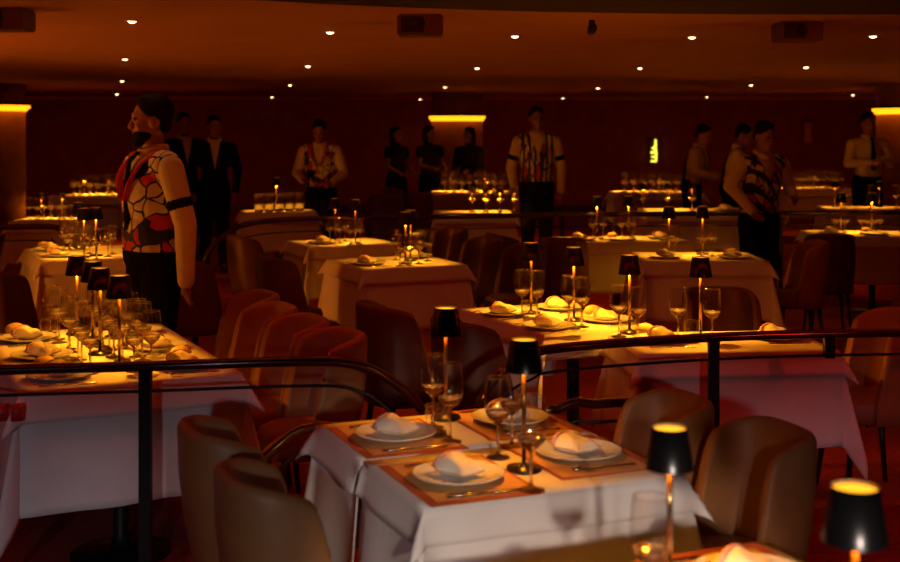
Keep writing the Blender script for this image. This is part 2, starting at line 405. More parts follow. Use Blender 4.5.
def setting(fr, deg, a, b, side, desc, mats=True, bread=False, knives=True, nap=True, z=0., yy=False):
    """one place on a table: a across, b along; side -1 = left sitter, +1 = right sitter."""
    zz = ZT+z; rot = R(deg)
    if mats:
        m = put(MATP, fr(a, b, zz), rot+(0 if side < 0 else PI), 'rust bordered kraft placemat, '+desc, 'placemat'); zz += .0034
    put(PLATE, fr(a, b, zz), rot, 'white dinner plate, '+desc, 'plate')
    if nap: put(NAP, fr(a-.005*side, b+.01, zz+.0075), rot+(PI/2+.5)*1.0+random.uniform(-.3, .3), 'folded cream napkin, '+desc, 'napkin', None, 1.2)
    if knives:
        put(KNIFE, fr(a, b-.165*(-side), zz), rot-PI/2*(-1 if side > 0 else 1), 'steel knife, '+desc, 'knife')
        put(FORK, fr(a, b+.165*(-side), zz), rot-PI/2*(-1 if side > 0 else 1), 'steel fork, '+desc, 'fork')
    if bread: put(BREAD, fr(a+.03*side, b+.19, ZT+z), rot, 'small golden bread roll, '+desc, 'bread')

# ------------------------------------------------------------------ near tables (in front of the railing)
G = 22
fA1 = table((.208, 3.62), G, .79, .49, 'middle table nearest of the two pushed together', (.44, .44, .44, .02), (.10, .10, .10, .012), seed=1)
fA2 = table((.014, 4.085), G, .79, .47, 'rear one of the two pushed together in the middle', (.44, .44, .02, .44), (.10, .10, .012, .10), seed=2)
setting(fA1, G, -.215, -.04, -1, 'left place of the nearer middle table')
setting(fA1, G, .215, .06, 1, 'right place of the nearer middle table')
setting(fA2, G, -.215, -.03, -1, 'left place of the rear middle table')
setting(fA2, G, .215, .03, 1, 'right place of the rear middle table, hidden by glasses')
lamp(.213, 3.60, ZT, 'black shaded table lamp in the centre of the nearer middle table', .8)
lamp(-.014, 4.24, ZT, 'black shaded table lamp on the rear middle table, in front of the railing gap', .8)
def g(px, d, label, k='w', z=ZT, tab='middle table glasses', s=None):
    p = WINE if k == 'w' else TUMB
    return put(p, ((px-450)/F*d, d, z), random.uniform(0, 6), label, 'glass', tab, s)
g(433, 4.12, 'wine glass just left of the lamp on the rear middle table')
g(450, 3.93, 'wine glass in front of the lamp on the rear middle table', s=1.02)
g(498, 3.74, 'wine glass just left of the lamp on the nearer middle table')
g(512, 3.86, 'wine glass behind the lamp on the nearer middle table, partly hidden')
g(531, 3.40, 'large wine glass standing in front of the lamp on the nearer middle table', s=1.06)
g(437, 4.00, 'water tumbler among the wine glasses of the rear middle table', 't')
A3m = (.57, 2.375)
fA3 = table((.478, 2.602), G, .79, .48, 'at the bottom right, close to the camera', (.44, .44, .008, .44), (.10, .10, .004, .05), seed=4)
fA4 = table((.662, 2.148), G, .79, .48, 'at the bottom right edge, lowest and closest of all', (.44, .44, .44, .008), (.10, .10, .10, .004), seed=5)
lamp(.464, 2.64, ZT, 'black shaded table lamp beside the tall wine glass, low in the picture', 1.2, s=.93)
lamp(.684, 2.11, ZT, 'large black shaded table lamp at the bottom right, closest to the camera', 1.0)
g(651, 2.50, 'tall wine glass left of the black lamp low in the picture, lit yellow', tab='bottom right table glasses', s=1.03)
g(694, 2.48, 'water tumbler right of the black lamp low in the picture', 't', tab='bottom right table glasses', s=1.12)
setting(fA3, G, .2, .03, 1, 'right place of the table at the bottom right')
setting(fA3, G, -.2, -.03, -1, 'left place of the table at the bottom right')
# chairs of the near tables
def near_chair(fr, a, b, face, label): p = fr(a, b); chair(p.x, p.y, face, label, 'tan', 'tan chairs at the near tables', s=.97)
near_chair(fA1, -.65, -.04, G, 'tan tub chair at the left of the nearer middle table, seen from behind')
near_chair(fA2, -.645, .015, G, 'tan tub chair at the left of the rear middle table, half hidden by another')
chair(.855, 3.80, G+176, 'tan tub chair at the right of the nearer middle table, wide rounded back', 'tan', 'tan chairs at the near tables', s=.95)
chair(.64, 4.23, G+176, 'tan tub chair at the right of the rear middle table', 'tan', 'tan chairs at the near tables', s=.95)
near_chair(fA3, .80, .02, G+180, 'tan tub chair at the bottom right edge of the picture')

# ------------------------------------------------------------------ left railed table row
GL = 26; FR = Vector((-.84, 5.04, 0)); u = Vector((math.cos(R(GL)), math.sin(R(GL)), 0)); v = Vector((-u.y, u.x, 0)); wl = .85
c = FR-u*wl/2+v*.7275
frow = table(c, GL, wl, 1.455, 'long left table behind the railing', (.46,)*4, (.12,)*4, seed=10, legs=(-.45, .45))
for i, dd in enumerate(('front', 'middle', 'rear')):
    setting(frow, GL, -.25, -.505+.485*i, -1, 'left '+dd+' place of the long left table', False, i != 1, yy=True)
    setting(frow, GL, .25, -.505+.485*i, 1, 'right '+dd+' place of the long left table', False, i == 0, yy=True)
frL = frame(FR-u*wl/2, GL)
for i, s in enumerate((.36, .68, .97, 1.27)):
    p = frL(.01*(-1)**i, s)
    lamp(p.x, p.y, ZT, ('first and nearest', 'second from the front', 'third from the front', 'fourth and farthest')[i]+' black shaded lamp in the left table row', 1.5)
rnd = random.Random(3)
for i, s in enumerate((.26, .45, .57, .78, .88, 1.07, 1.17, 1.37)):
    for j, a in enumerate((-.12, .04, .13)):
        p = frL(a+rnd.uniform(-.01, .01), s+(.0, (-.04, .03, .01, -.03, -.02, -.01, -.02, .03)[i], -.01)[j]+rnd.uniform(-.01, .01))
        put(WINE, (p.x, p.y, ZT), 0, 'wine glass in the glowing cluster around the lamps of the left table row', 'glass', 'wine glasses of the left row', rnd.uniform(.96, 1.04))
for i, s in enumerate((.30, .55, .86, 1.15)):
    p = frL(.17-.33*(i % 2), s)
    put(TUMB, (p.x, p.y, ZT), 0, 'water tumbler in the glowing cluster around the lamps of the left table row', 'glass', 'tumblers of the left row')
p = FR-u*wl
for i, (px, d) in enumerate(((17, 4.61), (2, 4.70))):
    c = tag(obj('tablecloth_clip', box(-.022, .022, -.006, .006, -.035, .03, .004), M['redclip']), ('red clip on the cloth corner at the left edge, right one of two', 'red clip on the cloth corner at the left edge, left one of two')[i], 'clip', 'red clips on the left cloth')
    c.location = W(px, 412, d); c.rotation_euler = (0, 0, R(GL))
for i, s in enumerate((.16, .61, 1.06, 1.55)):
    p = FR+u*(.33 if i < 3 else .40)+v*s
    chair(p.x, p.y, GL+180, ('first tan tub chair from the front along the left table row, partly behind the railing', 'second tan tub chair from the front along the left table row', 'third tan tub chair from the front along the left table row', 'fourth tan tub chair along the left row, beside the standing waiter')[i], 'tan', 'tan chairs along the left table row')

# ------------------------------------------------------------------ right railed tables
fR1 = table((1.25, 5.79), 6, .90, .58, 'front table behind the right railing', (.42, .38, .42, .20), (.11,)*4, seed=20)
u2 = Vector((math.cos(R(25)), math.sin(R(25)), 0)); v2 = Vector((-u2.y, u2.x, 0)); BL = Vector((.05, 6.86, 0))
cB = BL+u2*.3-v2*.475; fR2 = table(cB, 25, .58, .92, 'longer bright table behind the fork of the right railing', (.42, .22, .13, .42), (.1,)*4, seed=21, legs=(-.24, .24))
lampsR = [(531, 6.68, 'first'), (574, 6.42, 'second'), (629.5, 6.03, 'third'), (700.5, 5.92, 'fourth')]
for px, d, o_ in lampsR:
    lamp((px-450)/F*d, d, ZT, o_+' from the left of four black lamps on the bright right tables', 2.6)
LR = 'on the bright right tables'
for px, d, l in ((522, 6.55, 'left wine glass under the first lamp'), (537, 6.50, 'right wine glass under the first lamp'),
                 (569, 6.30, 'left wine glass under the second lamp'), (582, 6.22, 'right wine glass under the second lamp'),
                 (619, 5.93, 'left wine glass under the third lamp'), (638, 5.84, 'right wine glass under the third lamp'),
                 (678, 5.84, 'left wine glass under the fourth lamp'), (712, 5.78, 'right wine glass under the fourth lamp')):
    g(px, d, l+' from the left '+LR, tab='wine glasses of the right tables', s=1.02)
for px, d, l in ((529, 6.42, 'first'), (574, 6.14, 'second'), (629, 5.76, 'third'), (692, 5.76, 'fourth')):
    g(px, d, 'water tumbler under the '+l+' lamp from the left '+LR, 't', tab='tumblers of the right tables')
setting(fR1, 8, -.27, .02, -1, 'left place of the front table behind the right railing', False, True)
setting(fR1, 8, .29, .05, 1, 'right place of the front table behind the right railing', False, False)
for bb, nm in ((-.26, 'front'), (.22, 'rear')):
    setting(fR2, 25, -.19, bb-.06, -1, 'left '+nm+' place of the longer bright right table', False, False)
    setting(fR2, 25, .19, bb+.0, 1, 'right '+nm+' place of the longer bright right table', False, nm == 'front')
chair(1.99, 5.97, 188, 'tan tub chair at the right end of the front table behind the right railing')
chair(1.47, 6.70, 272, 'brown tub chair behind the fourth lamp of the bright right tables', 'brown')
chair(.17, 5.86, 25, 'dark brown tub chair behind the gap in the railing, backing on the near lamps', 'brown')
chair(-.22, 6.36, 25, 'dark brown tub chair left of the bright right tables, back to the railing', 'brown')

# ------------------------------------------------------------------ middle zone
fM = table((-.405, 9.29), 25, .80, .78, 'middle zone table with a long pointed cloth corner', seed=30)
fM2 = table((-.95, 10.95), 25, .80, .60, 'table behind the middle zone table, under the rear railing', seed=31)
lamp(*(fM(.02, -.14).xy), ZT, 'black shaded lamp at the front of the middle zone table', 1.3)
lamp(*(fM(.13, .02).xy), ZT, 'black shaded lamp at the back of the middle zone table', 1.3)
for i in range(6):
    p = fM((-.08, .0, .10, .24, .05, .24)[i], (-.28, -.27, -.20, -.05, .12, .10)[i]); put(WINE_S, (p.x, p.y, ZT), 0, 'wine glass around the lamps of the middle zone table', 'glass', 'wine glasses of the middle zone table')
setting(fM, 25, -.26, -.1, -1, 'left place of the middle zone table', False, False)
setting(fM, 25, .265, .235, 1, 'right place of the middle zone table', False, True)
for px, d, l in ((335, 11.0, 'left'), (355.5, 10.8, 'right')): lamp((px-450)/F*d, d, ZT, l+' one of two dark lamps on the table behind the middle zone table', 1.6)
for px, d in ((330, 10.85), (340, 10.8), (350, 10.65), (360, 10.7), (345, 11.0)):
    put(WINE_S, ((px-450)/F*d, d, ZT), 0, 'wine glass on the table behind the middle zone table', 'glass', 'wine glasses behind the middle zone table')
setting(fM2, 25, -.2, -.1, -1, 'left place of the table behind the middle zone table', False, False, False)
fLL = table((-2.90, 10.02), 25, .85, 1.05, 'far left table in front of the rear railing', seed=32, legs=(-.3, .3))
for px, d, l in ((84, 9.62, 'left'), (96, 9.72, 'right')): lamp((px-450)/F*d, d, ZT, l+' one of two dark lamps side by side on the far left table', 1.5)
lamp(-3.08, 10.38, ZT, 'single dark lamp at the back of the far left table', 1.8)
for px, d in ((64, 10.1), (70, 10.25), (78, 10.25), (84, 10.3), (64, 10.5)):
    put(WINE_S, ((px-450)/F*d, d, ZT), 0, 'wine glass around the single lamp at the back of the far left table', 'glass', 'wine glasses of the rear far left table')
for px, d in ((69, 9.68), (84, 9.44), (97, 9.5), (108, 9.68), (112, 9.86), (89, 9.9)):
    put(WINE_S, ((px-450)/F*d, d, ZT), 0, 'wine glass around the two side by side lamps of the far left table', 'glass', 'wine glasses of the far left table')
setting(fLL, 25, -.26, -.25, -1, 'left place of the far left table', False, True, False)
setting(fLL, 25, -.26, .28, -1, 'left rear place of the far left table', False, True, False)
fRa = table((1.50, 11.25), 10, 1.15, .60, 'table with two lamps in front of the rear railing, centre right', seed=34)
for px, d, l in ((597, 11.3, 'left'), (628.5, 11.4, 'right')): lamp((px-450)/F*d, d, ZT, l+' one of two dark lamps on the centre right table', 1.8)
for px, d, l in ((593, 11.15, 'left'), (603, 11.2, 'right')): put(WINE_S, ((px-450)/F*d, d, ZT), 0, l+' wine glass under the left lamp of the centre right table', 'glass', 'wine glasses of the centre right table', 1.1)
for px, d, l in ((622, 11.2, 'left'), (632, 11.25, 'right')): put(WINE_S, ((px-450)/F*d, d, ZT), 0, l+' wine glass under the right lamp of the centre right table', 'glass', 'wine glasses of the centre right table', 1.1)
setting(fRa, 10, -.36, -.06, -1, 'left place of the centre right table', False, False, False)
setting(fRa, 10, .0, -.16, -1, 'middle place of the centre right table', False, True, False, False)
setting(fRa, 10, .40, -.06, 1, 'right place of the centre right table', False, False, False)
fRb = table((1.92, 9.68), 0, .92, .72, 'table in front of the waiter leaning over', seed=35)
for px, d, l in ((669, 9.80, 'left'), (702.5, 9.85, 'right')): lamp((px-450)/F*d, d, ZT, l+' one of two dark lamps on the table in front of the leaning waiter', 1.5)
for px, d, l in ((665, 9.65, 'left glass under the left lamp'), (674, 9.6, 'right glass under the left lamp'), (702, 9.66, 'left glass under the right lamp'), (712, 9.7, 'right glass under the right lamp')):
    put(WINE_S, ((px-450)/F*d, d, ZT), 0, 'wine '+l+' in front of the leaning waiter', 'glass', 'wine glasses before the leaning waiter', 1.1)
setting(fRb, 0, -.27, -.1, -1, 'left place of the table before the leaning waiter', False, False, False)
setting(fRb, 0, .25, -.12, 1, 'right place of the table before the leaning waiter', False, True, False)
fRc = table((4.0, 11.85), -6, 1.2, .70, 'far right table in front of the rear tier', seed=36)
for px, d, l in ((841, 12.0, 'left'), (872, 12.0, 'right')): lamp((px-450)/F*d, d, ZT, l+' one of two dark lamps on the far right table', 1.7)
for px, d in ((836, 11.8), (845, 11.75), (862, 11.8), (868, 11.7), (874, 11.75), (880, 11.85)):
    put(WINE_S, ((px-450)/F*d, d, ZT), 0, 'wine glass on the far right table in front of the rear tier', 'glass', 'wine glasses of the far right table')
setting(fRc, -6, -.40, -.12, -1, 'left place of the far right table', False, False, False)
setting(fRc, -6, -.02, -.18, -1, 'middle place of the far right table', False, True, False, False)
setting(fRc, -6, .40, -.12, 1, 'right place of the far right table', False, False, False)
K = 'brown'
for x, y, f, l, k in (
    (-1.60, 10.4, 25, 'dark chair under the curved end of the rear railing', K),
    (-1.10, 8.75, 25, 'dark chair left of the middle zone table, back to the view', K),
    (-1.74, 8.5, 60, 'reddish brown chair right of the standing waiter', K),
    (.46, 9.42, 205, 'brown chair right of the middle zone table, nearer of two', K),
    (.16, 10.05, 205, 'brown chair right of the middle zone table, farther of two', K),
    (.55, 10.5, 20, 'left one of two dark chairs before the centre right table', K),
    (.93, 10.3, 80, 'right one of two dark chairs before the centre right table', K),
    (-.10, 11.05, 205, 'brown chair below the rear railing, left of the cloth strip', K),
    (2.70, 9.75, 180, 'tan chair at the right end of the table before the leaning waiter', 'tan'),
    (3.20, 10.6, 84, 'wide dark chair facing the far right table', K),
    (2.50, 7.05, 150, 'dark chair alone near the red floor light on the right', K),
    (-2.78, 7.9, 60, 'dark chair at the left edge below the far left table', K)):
    chair(x, y, f, l, k)

# ------------------------------------------------------------------ rear tier
zt = TIER
def far_table(c, deg, w, l, desc, seed): return table(c, deg, w, l, desc, (.4,)*4, None, zt, seed=seed)
fT1 = far_table((-1.78, 12.95), 12, .75, .50, 'rear tier table with a row of tumblers', 40)
for i, px in enumerate((259, 268.5, 278, 287.5, 297)):
    d = 12.78; put(TUMB_S, ((px-450)/F*d, d+.012*i*4, ZT+zt), 0, ('first', 'second', 'third', 'fourth', 'fifth')[i]+' from the left in the row of five tumblers behind the rear railing', 'glass', 'row of tumblers', 1.25)
lamp(-1.82, 13.08, ZT+zt, 'dark lamp behind the row of five tumblers', 1.5, s=.9)
fT2 = far_table((.24, 12.86), 5, .78, .46, 'rear tier table with four lamps, left of the standing waiter', 41)
for i, px in enumerate((472, 486, 500, 514)):
    d = 12.9; lamp((px-450)/F*d, d, ZT+zt, ('first', 'second', 'third', 'fourth')[i]+' from the left of four dark lamps in a row behind the rear railing', .75, s=.66)
    put(WINE_S, ((px-450)/F*12.75, 12.75, ZT+zt), 0, 'wine glass under the '+('first', 'second', 'third', 'fourth')[i]+' of four lamps behind the rear railing', 'glass', 'wine glasses under four lamps', 1.05)
def cluster(fr, w, l, nx, ny, desc, grp, s=1.1, lampw=2.5, seed=0, z=zt):
    r = random.Random(seed); lampw *= 1.9
    for i in range(nx):
        for j in range(ny):
            p = fr(-w/2+w*(i+.5)/nx+r.uniform(-.02, .02), -l/2+l*(j+.5)/ny+r.uniform(-.015, .015))
            put(WINE_S, (p.x, p.y, ZT+z), 0, 'stemmed glass crowded together on '+desc, 'glass', grp, s*r.uniform(.9, 1.1))
    p = fr(w*.1, l/2+.06); lamp(p.x, p.y, ZT+z, 'right dark lamp behind crowded glasses on '+desc, lampw, s=.62)
    p = fr(-w*.38, l/2+.06); lamp(p.x, p.y, ZT+z, 'left dark lamp behind crowded glasses on '+desc, lampw, s=.62)
fT3 = far_table((.38, 16.9), 0, 1.25, .8, 'rear tier table in front of the three women', 42); cluster(fT3, 1.0, .5, 9, 3, 'the table before the women', 'glasses before the women', seed=1, lampw=3)
fT4 = far_table((-4.55, 16.1), 0, .85, .8, 'rear tier table left of the foremost waiter', 43); cluster(fT4, .66, .5, 6, 3, 'the back table at the upper left', 'glasses at the upper left', seed=2, lampw=4)
fT5 = far_table((-3.75, 11.75), 0, .62, .5, 'rear tier table just behind the railing at the left edge', 44); cluster(fT5, .42, .28, 5, 2, 'the left table just behind the railing', 'glasses behind the left railing', .95, 1.0, seed=3)
fT6 = far_table((2.78, 16.9), 0, 1.15, .8, 'rear tier table below the small yellow light', 45); cluster(fT6, .95, .5, 8, 3, 'the table below the yellow light', 'glasses below the yellow light', seed=4, lampw=1.3)
fT7 = far_table((2.56, 13.15), 3, 1.05, .55, 'rear tier table in front of the two waiters in braces', 46)
for px, d, l in ((643, 13.1, 'left'), (667.5, 13.15, 'middle'), (692, 13.2, 'right')):
    lamp((px-450)/F*d, d, ZT+zt, l+' one of three dark lamps on the table before the two waiters in braces', .9, s=.75)
    put(WINE_S, ((px-450)/F*12.97, 12.97, ZT+zt), 0, 'wine glass under the '+l+' of three lamps before the waiters in braces', 'glass', 'wine glasses before the waiters in braces', 1.05)
setting(fT7, 3, .33, -.08, 1, 'right place of the table before the two waiters in braces', False, True, False, z=zt)
fT8 = far_table((5.25, 18.0), 0, .95, .8, 'rear tier table to the right of the leaning waiter', 47); cluster(fT8, .8, .5, 7, 3, 'the back table right of the leaning waiter', 'glasses right of the leaning waiter', seed=5, lampw=1.3)
fT9 = far_table((6.55, 17.4), 0, .8, .7, 'rear tier table behind the waiter in a black tie', 48); cluster(fT9, .6, .4, 5, 2, 'the table behind the waiter in a black tie', 'glasses at the far right edge', seed=6, lampw=2)
fT10 = far_table((4.62, 13.55), -4, 1.15, .5, 'rear tier table in front of the waiter in a black tie', 49)
for px, d, l in ((841, 13.5, 'left'), (868, 13.5, 'middle'), (893, 13.45, 'right')):
    put(WINE_S, ((px-450)/F*d, d-.1, ZT+zt), 0, l+' wine glass of three on the table before the waiter in a black tie', 'glass', 'wine glasses before the black tie waiter', 1.1)
lamp((835-450)/F*13.6, 13.6, ZT+zt, 'dark lamp on the table before the waiter in a black tie', .8, s=.75)
lamp((880-450)/F*13.6, 13.62, ZT+zt, 'right dark lamp on the table before the black tie waiter', .8, s=.75)
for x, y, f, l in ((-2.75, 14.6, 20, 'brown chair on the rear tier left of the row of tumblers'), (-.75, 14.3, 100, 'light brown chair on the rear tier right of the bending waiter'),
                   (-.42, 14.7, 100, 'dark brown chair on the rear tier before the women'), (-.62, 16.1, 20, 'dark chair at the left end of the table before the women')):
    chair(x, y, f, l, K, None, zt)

# ------------------------------------------------------------------ railings
def railing(name, path, posts, label, r=.021, zflat=.019, cable=.09, cat='railing', m='rail', bot=0.):
    root = tag(empty(name, (path[len(path)//2][0], path[len(path)//2][1], 0)), label, cat); off = -Vector(root.location)
    sp = smoothpath(path, 6)
    obj('handrail', move(tube(sp, r, 14, zflat), off), M[m], root)
    if cable:
        P2 = []
        for i, p in enumerate(sp):
            t = (sp[min(i+1, len(sp)-1)]-sp[max(i-1, 0)]).normalized(); sd = Vector((0, 0, 1)).cross(t)
            if sd.length < .2: continue
            upv = t.cross(sd.normalized()); P2.append(p-upv*cable if upv.z > 0 else p+upv*cable)
        P2 = [p for p in P2 if p.z > .1]
        obj('cable', move(tube(P2, .006, 8), off), M['iron'], root)
    for x, y, z0, z1 in posts:
        obj('post', box(x-.021+off.x, x+.021+off.x, y-.021+off.y, y+.021+off.y, z0, z1, .003), M['iron'], root, False)
    return root
P1 = [(-2.4, 4.28, .88), W(0, 370, 4.42), W(150, 366, 4.50), W(290, 361.5, 4.57), W(345, 362.5, 4.60), W(377, 372, 4.62), W(401, 388, 4.64), W(418, 405, 4.66), W(430, 426, 4.68), (-.06, 4.7, .42), (-.055, 4.7, .15), (-.055, 4.7, .0)]
railing('railing', P1, [((145.5-450)/F*4.50, 4.50, 0, .865), (-2.2, 4.3, 0, .865)], 'left front railing with red brown handrail curving down to the gap', .022)
P2 = [(.10, 4.70, 0), (.10, 4.70, .2), (.10, 4.71, .48), W(478, 412, 4.72), W(487, 391, 4.74), W(500, 373, 4.78), W(525, 358, 4.84), W(560, 348, 4.90), W(720, 337, 5.13), W(900, 332.5, 5.22), (2.9, 5.3, .88)]
railing('railing', P2, [((713.5-450)/F*5.12, 5.12, 0, .865), ((829-450)/F*5.19, 5.19, .785, .87), (2.6, 5.27, 0, .865)], 'right front railing with red brown handrail rising from the gap', .022)
railing('hoop_handrail', [(-.735, 4.36, 0), (-.735, 4.36, .25), W(252, 478, 4.36), W(261, 462, 4.38), W(278, 445, 4.40), W(300, 430, 4.43), (-.42, 4.46, .67), (-.30, 4.49, .62), (-.25, 4.51, .5), (-.25, 4.52, .2), (-.25, 4.52, 0)], [], 'low brass hoop handrail left of the middle tables', .021, .021, .07, 'handrail', 'brass')
railing('hoop_handrail', [(.34, 4.74, 0), (.34, 4.74, .3), W(546, 419, 4.74), W(559, 409, 4.75), W(576, 402.5, 4.76), W(594, 404, 4.77), (.72, 4.79, .67), (.80, 4.80, .5), (.81, 4.8, .2), (.81, 4.8, 0)], [], 'low hoop handrail with a red shine behind the right near chairs', .018, .018, .07, 'handrail', 'rail')
P3 = [(-2.33, 11.6, 0), (-2.33, 11.6, .25), W(204, 262, 11.62), W(214, 245, 11.66), W(229, 232, 11.72), W(250, 223.5, 11.78), W(300, 219, 11.97), W(430, 217, 12.15), W(560, 215, 12.29), W(790, 213, 12.50), (4.6, 12.55, .9), (6.0, 12.6, .9)]
railing('railing', P3, [(x, y, 0, .87) for x, y in ((-.9, 12.06), (1.1, 12.30), (3.3, 12.49))], 'long rear railing on the edge of the rear tier, curved at its left end', .03, .026, .12)
railing('railing', [(-5.5, 10.68, .89), W(0, 227, 10.8), W(40, 226.5, 10.85), W(58, 228, 10.86), W(66, 236, 10.87), (-3.33, 10.88, .5), (-3.33, 10.88, 0)], [(-4.2, 10.77, 0, .87)], 'short rear railing at the left edge of the picture', .03, .026, .12)

# ------------------------------------------------------------------ lights and fittings
DOWN = [(132, 21, 'upper left, highest of four in a line over the foremost waiter'), (125, 59, 'upper left, second highest in the line over the foremost waiter'), (122, 81, 'upper left, third in the line over the foremost waiter'), (117, 94, 'upper left, lowest in the line over the foremost waiter'),
        (330, 32, 'left of the left speaker box on the ceiling'), (308, 66, 'second below the one left of the left speaker box'), (290, 85, 'small one high above the bending waiter'), (272, 97, 'small one far back above the row of tumblers'),
        (515, 36, 'top centre, right of the left speaker box'), (477, 68, 'centre, below the one right of the left speaker box'), (445, 87, 'centre, small one above the glowing column'), (420, 99, 'far one just above left of the glowing column'),
        (692, 37, 'left of the right speaker box'), (640, 68, 'second in the line left of the right speaker box'), (598, 88, 'third in the line, right of the standing waiter with crossed stripes'), (563, 98, 'farthest in the line above the standing striped waiter'),
        (873, 36, 'right of the right speaker box'), (806, 67, 'below the right speaker box'), (751, 85, 'above the leaning waiter'), (707, 97, 'above the two waiters in braces'), (853, 95, 'dim one near the right column')]
def make_down():
    root = empty('ceiling_downlight')
    obj('trim_ring', lathe([(.026, .0), (.038, -.004), (.040, 0), (.026, .001)], 24, False, False), M['sconce'], root)
    obj('lens', lathe([(.001, -.013), (.012, -.0115), (.019, -.007), (.023, -.001)], 20, False, False), M['down'], root)
    return proto(root)
DL = make_down()
dspot = bpy.data.lights.new('downlight_beam', 'SPOT'); dspot.energy = 2.3; dspot.color = (1, .42, .12); dspot.spot_size = R(125); dspot.spot_blend = .9; dspot.shadow_soft_size = .03
for px, py, l in DOWN:
    d = (CEIL-EYE)*F/(HORIZON-py); d = min(d, 23.4)
    o = put(DL, ((px-450)/F*d, d, CEIL), 0, 'small bright ceiling downlight, '+l, 'ceiling light', 'ceiling downlights')
    li = bpy.data.objects.new('downlight_beam', dspot); C.objects.link(li); li.parent = o; li.location = (0, 0, -.03)
def ceil_box(px, d, label):
    root = tag(empty('ceiling_speaker', ((px-450)/F*d, d, CEIL)), label, 'speaker', 'ceiling speaker boxes')
    obj('case', box(-.115, .115, 0, .2, -.105, 0, .008), M['box'], root, False)
    obj('grille', box(-.095, .02, -.004, .002, -.09, -.012, .001), M['soffit'], root, False)
    obj('cone', xf(lathe([(.001, .0), (.022, .004), (.03, .012), (.032, .012), (.032, 0)], 20, False, False), Matrix.Translation((-.005, -.002, -.05)) @ Matrix.Rotation(R(90), 4, 'X')), M['black'], root)
ceil_box(420, 6.25, 'dark speaker box hanging from the ceiling, top centre')
ceil_box(802, 6.65, 'dark speaker box hanging from the ceiling, top right')
ceil_box(-2, 5.9, 'dark speaker box hanging from the ceiling, top left corner')
sp = tag(empty('spotlight', ((592-450)/F*6.6, 6.6, CEIL)), 'small black spotlight fixed to the ceiling, right of top centre', 'spotlight')
obj('mount', lathe([(.016, 0), (.016, -.03)], 14), M['black'], sp)
obj('housing', xf(lathe([(.02, -.035), (.024, -.03), (.024, .035), (.001, .04)], 16), Matrix.Translation((0, 0, -.05)) @ Matrix.Rotation(R(75), 4, 'X')), M['black'], sp)
sc = tag(empty('wall_sconce', ((808-450)/F*23.9, 24.0, 1.68)), 'dim beige wall sconce on the back wall, upper right', 'wall lamp')
obj('backplate', box(-.06, .06, -.02, 0, -.2, .2, .004), M['box'], sc, False)
obj('lamp_shade', move(lathe([(.06, -.2), (.085, -.15), (.085, .15), (.07, .2)], 20), (0, -.11, 0)), M['sconce'], sc)
orn = tag(empty('lit_wall_ornament', ((656-450)/F*23.7, 23.98, 1.33)), 'small upright yellow lit ornament on the dark back wall', 'light')  # glowing yellow ornament, mounted on the back wall
obj('backplate', box(-.09, .11, -.02, 0, -.26, .24, .004), M['soffit'], orn, False)
obj('lit_figure', join(tube([(.03, -.05, .22), (.03, -.05, .12), (.015, -.05, .06), (.04, -.05, -.04), (.035, -.05, -.21)], [.018, .024, .03, .026, .02], 10),
    sphere((-.01, -.05, .055), (.035, .03, .03)), sphere((-.03, -.05, -.03), (.04, .03, .028)), tube([(-.05, -.05, -.11), (.03, -.05, -.12)], .018, 8), tube([(-.06, -.05, -.195), (.03, -.05, -.2)], .02, 8)), M['orn'], orn)
for x0, x1, d, l in ((2.26, 2.60, 8.25, 'longer red light strip on the carpet at the right, left of two'), (2.83, 3.0, 8.2, 'short red light strip on the carpet at the right edge'), (-.44, -.37, 8.3, 'left one of two tiny red floor lights below the middle zone table'), (-.27, -.19, 8.3, 'right one of two tiny red floor lights below the middle zone table')):
    t = tag(empty('floor_light', ((x0+x1)/2, d, 0)), l, 'floor light', 'red floor lights'); h = (x1-x0)/2
    obj('housing', box(-h-.01, h+.01, -.02, .02, 0, .03, .003), M['black'], t, False)
    obj('lens', box(-h, h, -.026, -.018, .006, .026, .002), M['led'], t, False)

# ------------------------------------------------------------------ people
def remesh(parts, vox, sm=6):
    V, Fc = join(*parts); me = bpy.data.meshes.new('tmp'); me.from_pydata([tuple(v) for v in V], [], Fc); me.update()
    bm = bmesh.new(); bm.from_mesh(me); bmesh.ops.recalc_face_normals(bm, faces=bm.faces[:]); bm.to_mesh(me); bm.free()
    o = bpy.data.objects.new('tmp', me); C.objects.link(o)
    a = o.modifiers.new('r', 'REMESH'); a.mode = 'VOXEL'; a.voxel_size = vox; a.use_smooth_shade = True
    b = o.modifiers.new('s', 'SMOOTH'); b.iterations = sm; b.factor = .5
    dg = bpy.context.evaluated_depsgraph_get(); res = bpy.data.meshes.new_from_object(o.evaluated_get(dg))
    bpy.data.objects.remove(o); bpy.data.meshes.remove(me); return res
def cut(me, keep):
    bm = bmesh.new(); bm.from_mesh(me)
    bmesh.ops.delete(bm, geom=[f for f in bm.faces if not keep(f.calc_center_median())], context='FACES'); bm.to_mesh(me); bm.free(); return me
